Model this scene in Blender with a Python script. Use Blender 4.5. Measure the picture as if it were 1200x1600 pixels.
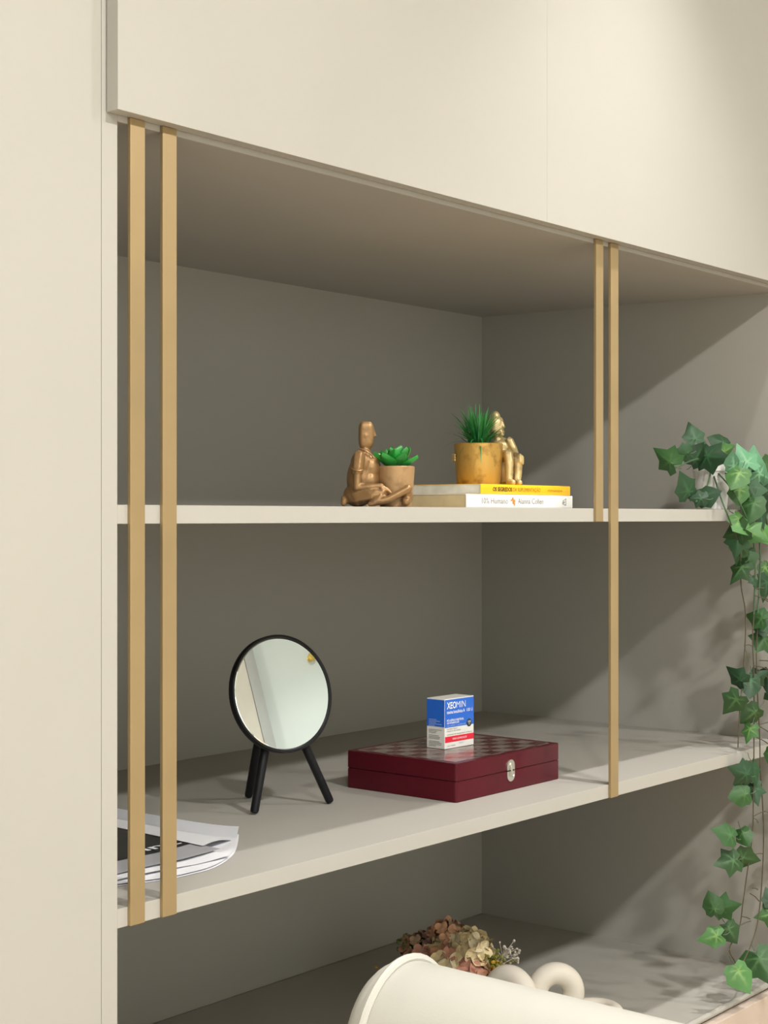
import bpy, bmesh, math, random
from mathutils import Vector, Matrix, Euler

# ------------------------------------------------------------------ clear
for o in list(bpy.data.objects):
    bpy.data.objects.remove(o, do_unlink=True)
scn = bpy.context.scene
col = scn.collection
R = math.radians
random.seed(7)

# ------------------------------------------------------------------ camera
# world: metres, x along the cabinet front, y into the cabinet, z = 0 on the middle shelf top
CAM = Vector((-0.9449, -1.0922, 0.3589))
YAW = 0.88275
F_PX, Y0 = 2433.4, 807.64
cam_d = bpy.data.cameras.new('camera')
cam_d.sensor_fit = 'VERTICAL'
cam_d.sensor_height = 24.0
cam_d.lens = 24.0 * F_PX / 1600.0
cam_d.shift_y = (Y0 - 800.0) / 1600.0
cam_d.clip_start = 0.01
cam = bpy.data.objects.new('camera', cam_d)
col.objects.link(cam)
cam.location = CAM
cam.rotation_euler = (math.pi / 2, 0, -YAW)
scn.camera = cam
FW = Vector((math.sin(YAW), math.cos(YAW), 0))
RT = Vector((math.cos(YAW), -math.sin(YAW), 0))
UP = Vector((0, 0, 1))


def at(x, y, Y):
    """point of the plane at depth Y seen at photo position x, y (used to measure places)"""
    d = FW + RT * ((x - 600) / F_PX) + UP * ((Y0 - y) / F_PX)
    return CAM + d * ((Y - CAM.y) / d.y)


# ------------------------------------------------------------------ light and exposure
scn.view_settings.view_transform = 'Standard'
scn.view_settings.look = 'None'
scn.view_settings.gamma = 1.0
scn.view_settings.use_curve_mapping = False
scn.view_settings.exposure = -0.09
world = bpy.data.worlds.new('world')
scn.world = world
world.use_nodes = True
world.node_tree.nodes['Background'].inputs[0].default_value = (0.8, 0.85, 0.9, 1)
world.node_tree.nodes['Background'].inputs[1].default_value = 0.05

CEIL = 1.735
FLOOR = -0.90
LAMPS = [  # kind, x, y, watts, cone (deg), colour, where  (recessed ceiling downlights and added fill lamps)
    ('SPOT', 0.860, -0.350, 88.0, 72, (1.0, 0.985, 0.955), 'recessed downlight above the middle of the overhead cabinet'),
    ('SPOT', -0.450, -0.350, 16.0, 72, (1.0, 0.985, 0.955), 'recessed downlight above the plain tall cabinet beside the gold strips'),
    ('SPOT', 2.150, -0.350, 50.0, 72, (1.0, 0.985, 0.955), 'recessed downlight past the ivy side of the shelves'),
    ('AREA', -1.350, -1.720, 42.0, 180, (1.0, 0.98, 0.94), 'added fill lamp over the room by the plain tall cabinet'),  # added to brighten the divider from the left
    ('AREA', 0.000, -1.720, 48.0, 180, (1.0, 0.98, 0.94), 'recessed downlight over the room behind the armchair'),
    ('AREA', 1.700, -1.720, 26.0, 180, (1.0, 0.98, 0.94), 'recessed downlight over the room in front of the armchair'),
    ('SPOT', -2.100, -2.850, 85.0, 95, (0.98, 1.0, 0.97), 'added fill lamp by the wall facing the shelves, nearest the side wall'),  # added row of three: bounce off this wall lifts the ambient light
    ('SPOT', -1.200, -2.850, 85.0, 95, (0.98, 1.0, 0.97), 'added fill lamp by the wall facing the shelves, middle of three'),
    ('SPOT', -0.300, -2.850, 85.0, 95, (0.98, 1.0, 0.97), 'added fill lamp by the wall facing the shelves, nearest the armchair'),
    ('SPOT', 2.300, -2.450, 20.0, 120, (0.98, 1.0, 0.97), 'added fill lamp by the wall facing the shelves, beside the door'),  # added to brighten the wall reflected in the round mirror
]
for (kind, x, y, w, cone, c, where) in LAMPS:
    ld = bpy.data.lights.new('downlight_or_fill_lamp', kind)
    if kind == 'SPOT':
        ld.spot_size = R(cone)
        ld.spot_blend = 1.0 if y > -1 else 0.3
        ld.shadow_soft_size = 0.02
    else:
        ld.shape = 'DISK'
        ld.size = 0.16
    ld.energy = w
    ld.color = c
    lo = bpy.data.objects.new('downlight_or_fill_lamp', ld)
    col.objects.link(lo)
    lo.location = (x, y, CEIL - 0.025)



# ------------------------------------------------------------------ materials
def new_mat(name):
    m = bpy.data.materials.new(name)
    m.use_nodes = True
    return m, m.node_tree, m.node_tree.nodes['Principled BSDF']


def mat(name, c, rough=0.5, metal=0.0, var=0.04, scale=30.0, bump=0.0, bscale=200.0, spec=0.5, coat=0.0, sss=0.0):
    m, nt, b = new_mat(name)
    tc = nt.nodes.new('ShaderNodeTexCoord')
    n = nt.nodes.new('ShaderNodeTexNoise')
    n.inputs['Scale'].default_value = scale
    n.inputs['Detail'].default_value = 4
    nt.links.new(tc.outputs['Object'], n.inputs['Vector'])
    r = nt.nodes.new('ShaderNodeValToRGB')
    r.color_ramp.elements[0].position = 0.3
    r.color_ramp.elements[1].position = 0.7
    r.color_ramp.elements[0].color = tuple(max(0, v * (1 - var)) for v in c) + (1,)
    r.color_ramp.elements[1].color = tuple(min(1, v * (1 + var)) for v in c) + (1,)
    nt.links.new(n.outputs['Fac'], r.inputs['Fac'])
    nt.links.new(r.outputs['Color'], b.inputs['Base Color'])
    b.inputs['Roughness'].default_value = rough
    b.inputs['Metallic'].default_value = metal
    b.inputs['Specular IOR Level'].default_value = spec
    b.inputs['Coat Weight'].default_value = coat
    if sss:
        b.inputs['Subsurface Weight'].default_value = sss
        b.inputs['Subsurface Scale'].default_value = 0.002
    if bump:
        n2 = nt.nodes.new('ShaderNodeTexNoise')
        n2.inputs['Scale'].default_value = bscale
        n2.inputs['Detail'].default_value = 3
        nt.links.new(tc.outputs['Object'], n2.inputs['Vector'])
        bp = nt.nodes.new('ShaderNodeBump')
        bp.inputs['Strength'].default_value = bump
        bp.inputs['Distance'].default_value = 0.001
        nt.links.new(n2.outputs['Fac'], bp.inputs['Height'])
        nt.links.new(bp.outputs['Normal'], b.inputs['Normal'])
    return m


def srgb(r, g, b):
    def f(v):
        v /= 255.0
        return v / 12.92 if v <= 0.04045 else ((v + 0.055) / 1.055) ** 2.4
    return (f(r), f(g), f(b))


M = {}
M['laminate'] = mat('cream_laminate', (0.437, 0.418, 0.385), 0.5, var=0.012, scale=6, bump=0.02, bscale=900, spec=0.35)
M['inside'] = mat('greige_laminate', (0.41, 0.39, 0.355), 0.5, var=0.012, scale=6, bump=0.02, bscale=900, spec=0.35)
M['drawer'] = mat('blush_laminate', (0.57, 0.47, 0.40), 0.45, var=0.012, scale=6, spec=0.35)
M['wall'] = mat('wall_paint', (0.70, 0.76, 0.735), 0.8, var=0.02, scale=3, bump=0.05, bscale=300)
M['ceiling'] = mat('ceiling_paint', (0.82, 0.83, 0.80), 0.9, var=0.01, scale=3)
M['door_paint'] = mat('door_paint', (0.40, 0.41, 0.39), 0.6, var=0.02)
M['door_leaf'] = mat('door_leaf_paint', (0.62, 0.58, 0.50), 0.5, var=0.02)
M['brass'] = mat('brass', (0.72, 0.52, 0.12), 0.35, metal=0.6)
M['slat'] = mat('champagne_metal', (0.372, 0.266, 0.135), 0.42, metal=0.35, var=0.05, scale=14)
M['black'] = mat('matte_black', (0.008, 0.008, 0.010), 0.42, var=0.1, spec=0.25)
M['steel'] = mat('nickel', (0.78, 0.75, 0.70), 0.28, metal=1.0, var=0.08, scale=300, bump=0.3, bscale=600)
M['hole'] = mat('dark_hole', (0.02, 0.015, 0.012), 0.8)
M['maroon'] = mat('maroon_lacquer', (0.082, 0.004, 0.011), 0.3, var=0.08, scale=20, spec=0.25)
M['pages_tan'] = mat('tan_pages', (0.62, 0.48, 0.27), 0.9, var=0.08, scale=60)
M['pages_grey'] = mat('pale_pages', (0.62, 0.58, 0.48), 0.9, var=0.12, scale=60)
M['cover_white'] = mat('white_cover', (0.83, 0.82, 0.80), 0.35, var=0.01)
M['cover_yellow'] = mat('yellow_cover', (0.88, 0.50, 0.012), 0.35, var=0.03)
M['ink_grey'] = mat('grey_ink', (0.22, 0.21, 0.20), 0.6)
M['ink_dark'] = mat('dark_ink', (0.07, 0.045, 0.01), 0.6)
M['ink_brown'] = mat('brown_ink', (0.35, 0.14, 0.01), 0.6)
M['ink_orange'] = mat('orange_ink', (0.85, 0.22, 0.03), 0.6)
M['ink_white'] = mat('white_ink', (0.88, 0.90, 0.95), 0.5)
M['ink_pale'] = mat('pale_blue_ink', (0.45, 0.58, 0.85), 0.5)
M['carton'] = mat('white_carton', (0.82, 0.81, 0.78), 0.4, var=0.01)
M['blue'] = mat('blue_print', (0.02, 0.145, 0.68), 0.4, var=0.02)
M['red'] = mat('red_print', (0.80, 0.022, 0.05), 0.4, var=0.02)
M['badge'] = mat('dark_badge', (0.03, 0.035, 0.04), 0.5)
M['paper'] = mat('white_paper', (0.76, 0.76, 0.80), 0.7, var=0.01)
M['paper_grey'] = mat('grey_print', (0.40, 0.40, 0.43), 0.6, var=0.02)
M['paper_black'] = mat('black_print', (0.012, 0.012, 0.015), 0.25, var=0.05)
M['ceramic'] = mat('white_ceramic', (0.72, 0.66, 0.58), 0.55, var=0.02, bump=0.1, bscale=250)
M['pot_white'] = mat('white_pot', (0.78, 0.77, 0.73), 0.45, var=0.02)
M['leather'] = mat('cream_leather', (0.51, 0.495, 0.452), 0.48, var=0.01, bump=0.12, bscale=500)
M['pebble'] = mat('pale_pebbles', (0.60, 0.52, 0.38), 0.8, var=0.25, scale=300)
M['soil'] = mat('dark_soil', (0.05, 0.04, 0.03), 0.9, var=0.3, scale=300)
M['stem'] = mat('vine_stem', (0.075, 0.062, 0.035), 0.7, var=0.2, scale=60)
M['stem_green'] = mat('green_stem', (0.055, 0.115, 0.05), 0.6, var=0.2, scale=60)
M['twig'] = mat('twig', (0.12, 0.08, 0.05), 0.8)
M['chrome'] = mat('chair_steel', (0.7, 0.7, 0.7), 0.2, metal=1.0)
M['trim_white'] = mat('white_trim', (0.8, 0.8, 0.8), 0.4)


def floor_mat():
    m, nt, b = new_mat('oak_floor')
    tc = nt.nodes.new('ShaderNodeTexCoord')
    br = nt.nodes.new('ShaderNodeTexBrick')
    br.inputs['Scale'].default_value = 1.0
    br.inputs['Brick Width'].default_value = 1.2
    br.inputs['Row Height'].default_value = 0.16
    br.inputs['Mortar Size'].default_value = 0.002
    br.inputs['Color1'].default_value = (0.58, 0.44, 0.30, 1)
    br.inputs['Color2'].default_value = (0.64, 0.49, 0.34, 1)
    br.inputs['Mortar'].default_value = (0.2, 0.12, 0.07, 1)
    nt.links.new(tc.outputs['Object'], br.inputs['Vector'])
    nt.links.new(br.outputs['Color'], b.inputs['Base Color'])
    b.inputs['Roughness'].default_value = 0.45
    return m


M['floor'] = floor_mat()


def mirror_mat():
    m, nt, b = new_mat('mirror_glass')
    b.inputs['Base Color'].default_value = (0.87, 0.925, 0.95, 1)
    b.inputs['Metallic'].default_value = 1.0
    b.inputs['Roughness'].default_value = 0.01
    return m


M['mirror'] = mirror_mat()


def emit_mat():
    m, nt, b = new_mat('lamp_diffuser')
    b.inputs['Base Color'].default_value = (0.9, 0.9, 0.85, 1)
    b.inputs['Emission Color'].default_value = (1, 0.94, 0.84, 1)
    b.inputs['Emission Strength'].default_value = 6.0
    return m


M['diffuser'] = emit_mat()


def chess_mat():
    m, nt, b = new_mat('checkerboard_print')
    tc = nt.nodes.new('ShaderNodeTexCoord')
    mp = nt.nodes.new('ShaderNodeMapping')
    mp.inputs['Scale'].default_value = (1 / 0.0262, 1 / 0.0198, 1)
    mp.inputs['Location'].default_value = (0.0, 0.0, 0.5)
    ck = nt.nodes.new('ShaderNodeTexChecker')
    ck.inputs['Scale'].default_value = 1.0
    ck.inputs['Color1'].default_value = (0.085, 0.012, 0.016, 1)
    ck.inputs['Color2'].default_value = (0.215, 0.165, 0.145, 1)
    nt.links.new(tc.outputs['Object'], mp.inputs['Vector'])
    nt.links.new(mp.outputs['Vector'], ck.inputs['Vector'])
    nt.links.new(ck.outputs['Color'], b.inputs['Base Color'])
    b.inputs['Roughness'].default_value = 0.2
    b.inputs['Specular IOR Level'].default_value = 0.6
    return m


M['chess'] = chess_mat()


def gold_mat(name, hi, lo, rough=0.4, metal=0.55, thr=0.5):
    """gold paint rubbed over a dark ground: dark stays in pits"""
    m, nt, b = new_mat(name)
    tc = nt.nodes.new('ShaderNodeTexCoord')
    n = nt.nodes.new('ShaderNodeTexNoise')
    n.inputs['Scale'].default_value = 55
    n.inputs['Detail'].default_value = 6
    nt.links.new(tc.outputs['Object'], n.inputs['Vector'])
    r = nt.nodes.new('ShaderNodeValToRGB')
    r.color_ramp.elements[0].position = thr - 0.16
    r.color_ramp.elements[1].position = thr + 0.05
    r.color_ramp.elements[0].color = lo + (1,)
    r.color_ramp.elements[1].color = hi + (1,)
    nt.links.new(n.outputs['Fac'], r.inputs['Fac'])
    nt.links.new(r.outputs['Color'], b.inputs['Base Color'])
    b.inputs['Metallic'].default_value = metal
    b.inputs['Roughness'].default_value = rough
    n2 = nt.nodes.new('ShaderNodeTexNoise')
    n2.inputs['Scale'].default_value = 160
    n2.inputs['Detail'].default_value = 4
    nt.links.new(tc.outputs['Object'], n2.inputs['Vector'])
    bp = nt.nodes.new('ShaderNodeBump')
    bp.inputs['Strength'].default_value = 0.35
    bp.inputs['Distance'].default_value = 0.0012
    nt.links.new(n2.outputs['Fac'], bp.inputs['Height'])
    nt.links.new(bp.outputs['Normal'], b.inputs['Normal'])
    return m


M['bronze'] = gold_mat('bronze_paint', (0.29, 0.165, 0.07), (0.12, 0.065, 0.03), 0.4, 0.5, 0.44)
M['bronze_pot'] = gold_mat('bronze_pot_paint', (0.44, 0.27, 0.13), (0.22, 0.12, 0.055), 0.5, 0.35, 0.40)
M['gold'] = gold_mat('gold_pot_paint', (0.58, 0.36, 0.095), (0.20, 0.10, 0.025), 0.42, 0.5, 0.42)
M['gold_pale'] = gold_mat('pale_gold_paint', (0.60, 0.47, 0.24), (0.16, 0.11, 0.06), 0.42, 0.45, 0.42)


def leaf_mat(name, base, vein, var=0.35, rough=0.55, trans=0.12):
    m, nt, b = new_mat(name)
    at_ = nt.nodes.new('ShaderNodeAttribute')
    at_.attribute_name = 'vein'
    tc = nt.nodes.new('ShaderNodeTexCoord')
    n = nt.nodes.new('ShaderNodeTexNoise')
    n.inputs['Scale'].default_value = 6
    n.inputs['Detail'].default_value = 5
    nt.links.new(tc.outputs['Object'], n.inputs['Vector'])
    info = nt.nodes.new('ShaderNodeObjectInfo')
    hsv = nt.nodes.new('ShaderNodeHueSaturation')
    mr = nt.nodes.new('ShaderNodeMapRange')
    mr.inputs['To Min'].default_value = 1 - var
    mr.inputs['To Max'].default_value = 1 + var
    nt.links.new(info.outputs['Random'], mr.inputs['Value'])
    nt.links.new(mr.outputs['Result'], hsv.inputs['Value'])
    hsv.inputs['Color'].default_value = base + (1,)
    r = nt.nodes.new('ShaderNodeValToRGB')
    r.color_ramp.elements[0].position = 0.45
    r.color_ramp.elements[1].position = 0.95
    r.color_ramp.elements[0].color = (0, 0, 0, 1)
    r.color_ramp.elements[1].color = (1, 1, 1, 1)
    ad = nt.nodes.new('ShaderNodeMath')
    ad.operation = 'MULTIPLY_ADD'
    ad.inputs[1].default_value = 0.5
    nt.links.new(n.outputs['Fac'], ad.inputs[0])
    nt.links.new(at_.outputs['Fac'], ad.inputs[2])
    nt.links.new(ad.outputs[0], r.inputs['Fac'])
    mx = nt.nodes.new('ShaderNodeMix')
    mx.data_type = 'RGBA'
    nt.links.new(r.outputs['Color'], mx.inputs['Factor'])
    nt.links.new(hsv.outputs['Color'], mx.inputs['A'])
    mx.inputs['B'].default_value = vein + (1,)
    nt.links.new(mx.outputs['Result'], b.inputs['Base Color'])
    b.inputs['Roughness'].default_value = rough
    b.inputs['Transmission Weight'].default_value = 0.0
    b.inputs['Subsurface Weight'].default_value = 0.0
    return m


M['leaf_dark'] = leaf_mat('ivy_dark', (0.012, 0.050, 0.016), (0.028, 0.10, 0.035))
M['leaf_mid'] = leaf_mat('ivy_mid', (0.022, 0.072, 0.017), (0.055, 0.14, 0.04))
M['leaf_light'] = leaf_mat('ivy_light', (0.052, 0.150, 0.036), (0.15, 0.28, 0.07))  # lighter green: lamplight on the top leaves painted in, besides natural variety
M['leaf_pale'] = leaf_mat('ivy_pale', (0.07, 0.20, 0.10), (0.16, 0.34, 0.19))  # palest tone, with the lamplight on the top bunch put into its colour
M['succulent'] = leaf_mat('succulent_green', (0.012, 0.24, 0.035), (0.07, 0.42, 0.06), 0.3, 0.3)
M['grass'] = leaf_mat('grass_green', (0.022, 0.22, 0.05), (0.08, 0.40, 0.10), 0.2, 0.35)
PETALS = {
    'cream': (0.74, 0.60, 0.36), 'ivory': (0.80, 0.70, 0.50), 'peach': (0.66, 0.36, 0.22),
    'rose': (0.46, 0.22, 0.155), 'plum': (0.17, 0.085, 0.07), 'tan': (0.40, 0.27, 0.18),
    'mustard': (0.62, 0.32, 0.02), 'olive': (0.20, 0.20, 0.03), 'moss': (0.13, 0.16, 0.04), 'ash': (0.55, 0.50, 0.42)}
for k, c in PETALS.items():
    M[k] = mat('petal_' + k, c, 0.7, var=0.12, scale=120)


# ------------------------------------------------------------------ mesh helpers
def bm_box(bm, x0, x1, y0, y1, z0, z1, bevel=0.0, seg=2):
    vs = [bm.verts.new(p) for p in ((x0, y0, z0), (x1, y0, z0), (x1, y1, z0), (x0, y1, z0),
                                    (x0, y0, z1), (x1, y0, z1), (x1, y1, z1), (x0, y1, z1))]
    fs = [bm.faces.new([vs[i] for i in f]) for f in ((3, 2, 1, 0), (4, 5, 6, 7), (0, 1, 5, 4), (1, 2, 6, 5), (2, 3, 7, 6), (3, 0, 4, 7))]
    if bevel > 0:
        es = list({e for f in fs for e in f.edges})
        bmesh.ops.bevel(bm, geom=es, offset=bevel, segments=seg, affect='EDGES', profile=0.5)
    return vs


def bm_tube(bm, pts, rad, n=8, cap=True):
    pts = [Vector(p) for p in pts]
    rads = rad if isinstance(rad, (list, tuple)) else [rad] * len(pts)
    rings = []
    ref = None
    for i, p in enumerate(pts):
        t = (pts[min(i + 1, len(pts) - 1)] - pts[max(i - 1, 0)]).normalized()
        if ref is None:
            ref = Vector((0, 0, 1)) if abs(t.z) < 0.9 else Vector((1, 0, 0))
        u = t.cross(ref)
        if u.length < 1e-6:
            u = t.cross(Vector((0, 1, 0)))
        u.normalize()
        v = t.cross(u).normalized()
        ref = u.cross(t)
        rings.append([bm.verts.new(p + (u * math.cos(a) + v * math.sin(a)) * rads[i]) for a in (2 * math.pi * k / n for k in range(n))])
    for a, b in zip(rings, rings[1:]):
        for k in range(n):
            bm.faces.new((a[k], a[(k + 1) % n], b[(k + 1) % n], b[k]))
    if cap:
        bm.faces.new(rings[0][::-1])
        bm.faces.new(rings[-1])
    return rings


def bm_lathe(bm, prof, n=40, mtx=None, closed=False):
    rings = []
    for r, z in prof:
        if r < 1e-7:
            rings.append([bm.verts.new((0, 0, z))])
        else:
            rings.append([bm.verts.new((r * math.cos(2 * math.pi * k / n), r * math.sin(2 * math.pi * k / n), z)) for k in range(n)])
    pairs = list(zip(rings, rings[1:]))
    if closed:
        pairs.append((rings[-1], rings[0]))
    for a, b in pairs:
        for k in range(n):
            k2 = (k + 1) % n
            if len(a) == 1 and len(b) == 1:
                continue
            if len(a) == 1:
                bm.faces.new((a[0], b[k2], b[k]))
            elif len(b) == 1:
                bm.faces.new((a[k], a[k2], b[0]))
            else:
                bm.faces.new((a[k], a[k2], b[k2], b[k]))
    if mtx is not None:
        bmesh.ops.transform(bm, matrix=mtx, verts=[v for r in rings for v in r])


def bm_ball(bm, c, r, sub=2):
    """ellipsoid; r a number or three radii"""
    rr = r if isinstance(r, (tuple, list)) else (r, r, r)
    mt = Matrix.Translation(c) @ Matrix.Diagonal((rr[0], rr[1], rr[2], 1))
    bmesh.ops.create_icosphere(bm, subdivisions=sub, radius=1.0, matrix=mt)


def bm_limb(bm, pts, rads, step=0.28):
    """overlapping balls along a tapering path, for remeshing"""
    for (p, q, a, b) in zip(pts, pts[1:], rads, rads[1:]):
        p, q = Vector(p), Vector(q)
        n = max(2, int((q - p).length / (step * min(a, b))) + 1)
        for i in range(n + 1):
            t = i / n
            bm_ball(bm, p.lerp(q, t), a + (b - a) * t, 1)


def bm_super(bm, c, r, e=0.4, n=24, rot=None):
    """superellipsoid"""
    def pw(v, k):
        return math.copysign(abs(v) ** k, v)
    rows = []
    for i in range(n // 2 + 1):
        th = -math.pi / 2 + math.pi * i / (n // 2)
        row = []
        for j in range(n):
            ph = 2 * math.pi * j / n
            v = Vector((r[0] * pw(math.cos(th), e) * pw(math.cos(ph), e), r[1] * pw(math.cos(th), e) * pw(math.sin(ph), e), r[2] * pw(math.sin(th), e)))
            if rot is not None:
                v = rot @ v
            row.append(bm.verts.new(v + Vector(c)))
        rows.append(row)
    for a, b in zip(rows, rows[1:]):
        for j in range(n):
            bm.faces.new((a[j], a[(j + 1) % n], b[(j + 1) % n], b[j]))


def to_mesh(name, bm, smooth=True, angle=40):
    bmesh.ops.remove_doubles(bm, verts=bm.verts, dist=1e-7)
    bmesh.ops.recalc_face_normals(bm, faces=bm.faces)
    me = bpy.data.meshes.new(name)
    bm.to_mesh(me)
    bm.free()
    if smooth and len(me.polygons):
        me.polygons.foreach_set('use_smooth', [True] * len(me.polygons))
        me.set_sharp_from_angle(angle=R(angle))
    return me


def link(name, me, m, parent=None, loc=None):
    o = bpy.data.objects.new(name, me)
    col.objects.link(o)
    if m is not None and me is not None and len(me.materials) == 0:
        me.materials.append(M[m])
    if parent is not None:
        o.parent = parent
    if loc is not None:
        o.location = loc
    return o


def obj(name, bm, m, parent=None, loc=None, smooth=True, angle=40):
    return link(name, to_mesh(name, bm, smooth, angle), m, parent, loc)


def box(name, dims, m, parent=None, bevel=0.0008):
    bm = bmesh.new()
    bm_box(bm, *dims, bevel=bevel)
    return obj(name, bm, m, parent, smooth=False)


def tag(o, label=None, cat=None, group=None, kind=None):
    if label:
        o['label'] = label
    if cat:
        o['category'] = cat
    if group:
        o['group'] = group
    if kind:
        o['kind'] = kind
    return o


def thing(name, label, cat, loc=(0, 0, 0), rz=0.0, group=None):
    o = bpy.data.objects.new(name, None)
    o.empty_display_size = 0.05
    col.objects.link(o)
    o.location = loc
    o.rotation_euler = (0, 0, rz)
    return tag(o, label, cat, group)


def remeshed(name, bm, m, parent, voxel=0.001, smooth_it=6):
    me = bpy.data.meshes.new(name + '_raw')
    bm.to_mesh(me)
    bm.free()
    o = bpy.data.objects.new('raw', me)
    col.objects.link(o)
    md = o.modifiers.new('r', 'REMESH')
    md.mode = 'VOXEL'
    md.voxel_size = voxel
    md.use_smooth_shade = True
    ms = o.modifiers.new('s', 'SMOOTH')
    ms.iterations = smooth_it
    ms.factor = 0.5
    dg = bpy.context.evaluated_depsgraph_get()
    out = bpy.data.meshes.new_from_object(o.evaluated_get(dg))
    bpy.data.objects.remove(o, do_unlink=True)
    bpy.data.meshes.remove(me)
    out.name = name
    out.materials.clear()
    out.polygons.foreach_set('use_smooth', [True] * len(out.polygons))
    return link(name, out, m, parent)


def text(name, body, size, m, parent, mtx, align='LEFT', sx=1.0, shear=0.0, bold=0.0, fit=None):
    """flat printed lettering in the local xy plane of mtx"""
    cu = bpy.data.curves.new(name, 'FONT')
    cu.body = body
    cu.size = size
    cu.align_x = align
    cu.shear = shear
    cu.offset = bold
    cu.resolution_u = 3
    tmp = bpy.data.objects.new('tmp', cu)
    col.objects.link(tmp)
    dg = bpy.context.evaluated_depsgraph_get()
    me = bpy.data.meshes.new_from_object(tmp.evaluated_get(dg))
    bpy.data.objects.remove(tmp, do_unlink=True)
    if fit:
        xs = [v.co.x for v in me.vertices]
        sx = fit / (max(xs) - min(xs))
        me.transform(Matrix.Translation((-min(xs), 0, 0)))
    me.transform(mtx @ Matrix.Diagonal((sx, 1, 1, 1)))
    me.materials.clear()
    return link(name, me, m, parent)


def frame(o, x, y):
    """matrix with origin o and in-plane axes x, y"""
    x = Vector(x).normalized()
    y = Vector(y).normalized()
    z = x.cross(y)
    mt = Matrix((x, y, z)).transposed().to_4x4()
    mt.translation = Vector(o)
    return mt


def quad_mesh(bm, pts):
    bm.faces.new([bm.verts.new(p) for p in pts])


# ------------------------------------------------------------------ the room
W, D = 1.3966, 0.5979           # inner width and depth of the open shelves
ZB = -0.3746                    # bottom shelf top
ZS = 0.370                      # upper shelf top
T = 0.0175
X0R, X1R, Y0R = -2.6, 3.6, -3.3


def struct(name, dims, m):
    return tag(box(name, dims, m, bevel=0), kind='structure')


struct('floor', (X0R, X1R, Y0R, 0.63, FLOOR - 0.1, FLOOR), 'floor')
struct('ceiling', (X0R, X1R, Y0R, 0.63, CEIL, CEIL + 0.1), 'ceiling')
struct('wall_back', (X0R, X1R, 0.63, 0.73, FLOOR, CEIL), 'wall')
struct('wall_front', (X0R, X1R, Y0R - 0.1, Y0R, FLOOR, CEIL), 'wall')
struct('wall_left', (X0R - 0.1, X0R, Y0R, 0.63, FLOOR, CEIL), 'wall')
struct('wall_right', (X1R, X1R + 0.1, Y0R, 0.63, FLOOR, CEIL), 'wall')

# door in the wall facing the shelves (seen in the round mirror)
dr = tag(box('door_1', (0.84, 1.70, Y0R, Y0R + 0.046, FLOOR, 1.49), 'door_leaf', None, 0.001), kind='structure')
bm = bmesh.new()
for (a, b, c_, d_) in ((0.79, 0.8398, FLOOR, 1.54), (1.7002, 1.740, FLOOR, 1.54), (0.8398, 1.7002, 1.4902, 1.54)):
    bm_box(bm, a, b, Y0R, Y0R + 0.05, c_, d_, 0.001)
obj('door_frame', bm, 'door_paint', dr)
bm = bmesh.new()
bm_tube(bm, [(0.92, Y0R + 0.046, 0.13), (0.92, Y0R + 0.09, 0.13), (1.04, Y0R + 0.09, 0.13)], 0.009, 10)
obj('door_handle', bm, 'steel', dr)
wh = thing('wall_hook', 'small round brass hook on the wall facing the shelves', 'hook', (1.972, Y0R, 1.216))
bm = bmesh.new()
bm_lathe(bm, [(0, 0), (0.012, 0), (0.012, 0.004), (0.007, 0.006), (0.007, 0.022), (0.014, 0.024), (0.016, 0.030), (0.012, 0.035), (0, 0.036)], 20, Matrix.Rotation(-math.pi / 2, 4, 'X'))
obj('knob', bm, 'brass', wh)

for (kind, x, y, w, cone, c, where) in LAMPS:  # fixtures for the downlights and for the added fill lamps
    d = thing('downlight_or_fill', where, 'downlight', (x, y, CEIL), 0, 'ceiling downlights')
    bm = bmesh.new()
    bm_lathe(bm, [(0.040, 0.0), (0.052, 0.0), (0.052, -0.004), (0.046, -0.007), (0.040, -0.004)], 32, closed=True)
    obj('trim_ring', bm, 'trim_white', d)
    bm = bmesh.new()
    bm_lathe(bm, [(0.0, -0.003), (0.040, -0.003), (0.040, 0.0), (0.0, 0.0)], 32)
    obj('diffuser', bm, 'diffuser', d)

# ------------------------------------------------------------------ open shelf unit
su = thing('shelf_unit', 'cream open shelf unit with deep compartments and vertical gold strips', 'shelf unit', (0, 0, FLOOR))
su_off = Vector((0, 0, -FLOOR))


def supart(name, dims, m='laminate', bevel=0.0006):
    o = box(name, dims, m, su, bevel)
    o.location = su_off
    return o


ZCF, ZCB = 0.7205, 0.7285       # underside of the top board at its front and back
EB = 0.0010                      # cream edge banding on the boards


def banded(name, x0, x1, y1, z0, z1):
    o = supart(name, (x0, x1, EB, y1, z0, z1), 'inside', 0.0)
    e = box('edge_band', (x0, x1, 0.0, EB, z0, z1), 'laminate', o, 0.0003)
    return o


banded('side_panel', -0.0185, 0.0, 0.62, FLOOR, CEIL - 0.03)
banded('divider_panel', W, W + 0.0185, 0.62, FLOOR, CEIL - 0.03)
supart('back_panel', (0.0, W, D, D + 0.012, ZB, 0.738), 'inside')
bm = bmesh.new()
vs = bm_box(bm, 0, W, EB, D, 0.7, 0.738)
for v in vs[:2]:
    v.co.z = ZCF
for v in vs[2:4]:
    v.co.z = ZCB
o = obj('top_board', bm, 'inside', su)
o.location = su_off
box('edge_band', (0, W, 0, EB, ZCF, 0.738), 'laminate', o, 0.0003)
banded('shelf', 0, W, D, ZS - T, ZS)
banded('shelf', 0, W, D, -T, 0.0)
supart('bottom_shelf', (0, W, 0.0, D, ZB - 0.018, ZB), 'inside')
bm = bmesh.new()
bm_tube(bm, [(0.0, -0.0045, ZB - 0.001), (W, -0.0045, ZB - 0.001)], 0.0048, 12)
o = obj('edge_bead', bm, 'inside', su)
o.location = su_off
SLATS = [(0.0120, 0.0299, -T), (0.0519, 0.0698, -T), (0.8195, 0.8373, ZS - T), (0.8566, 0.8761, -T)]
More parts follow.
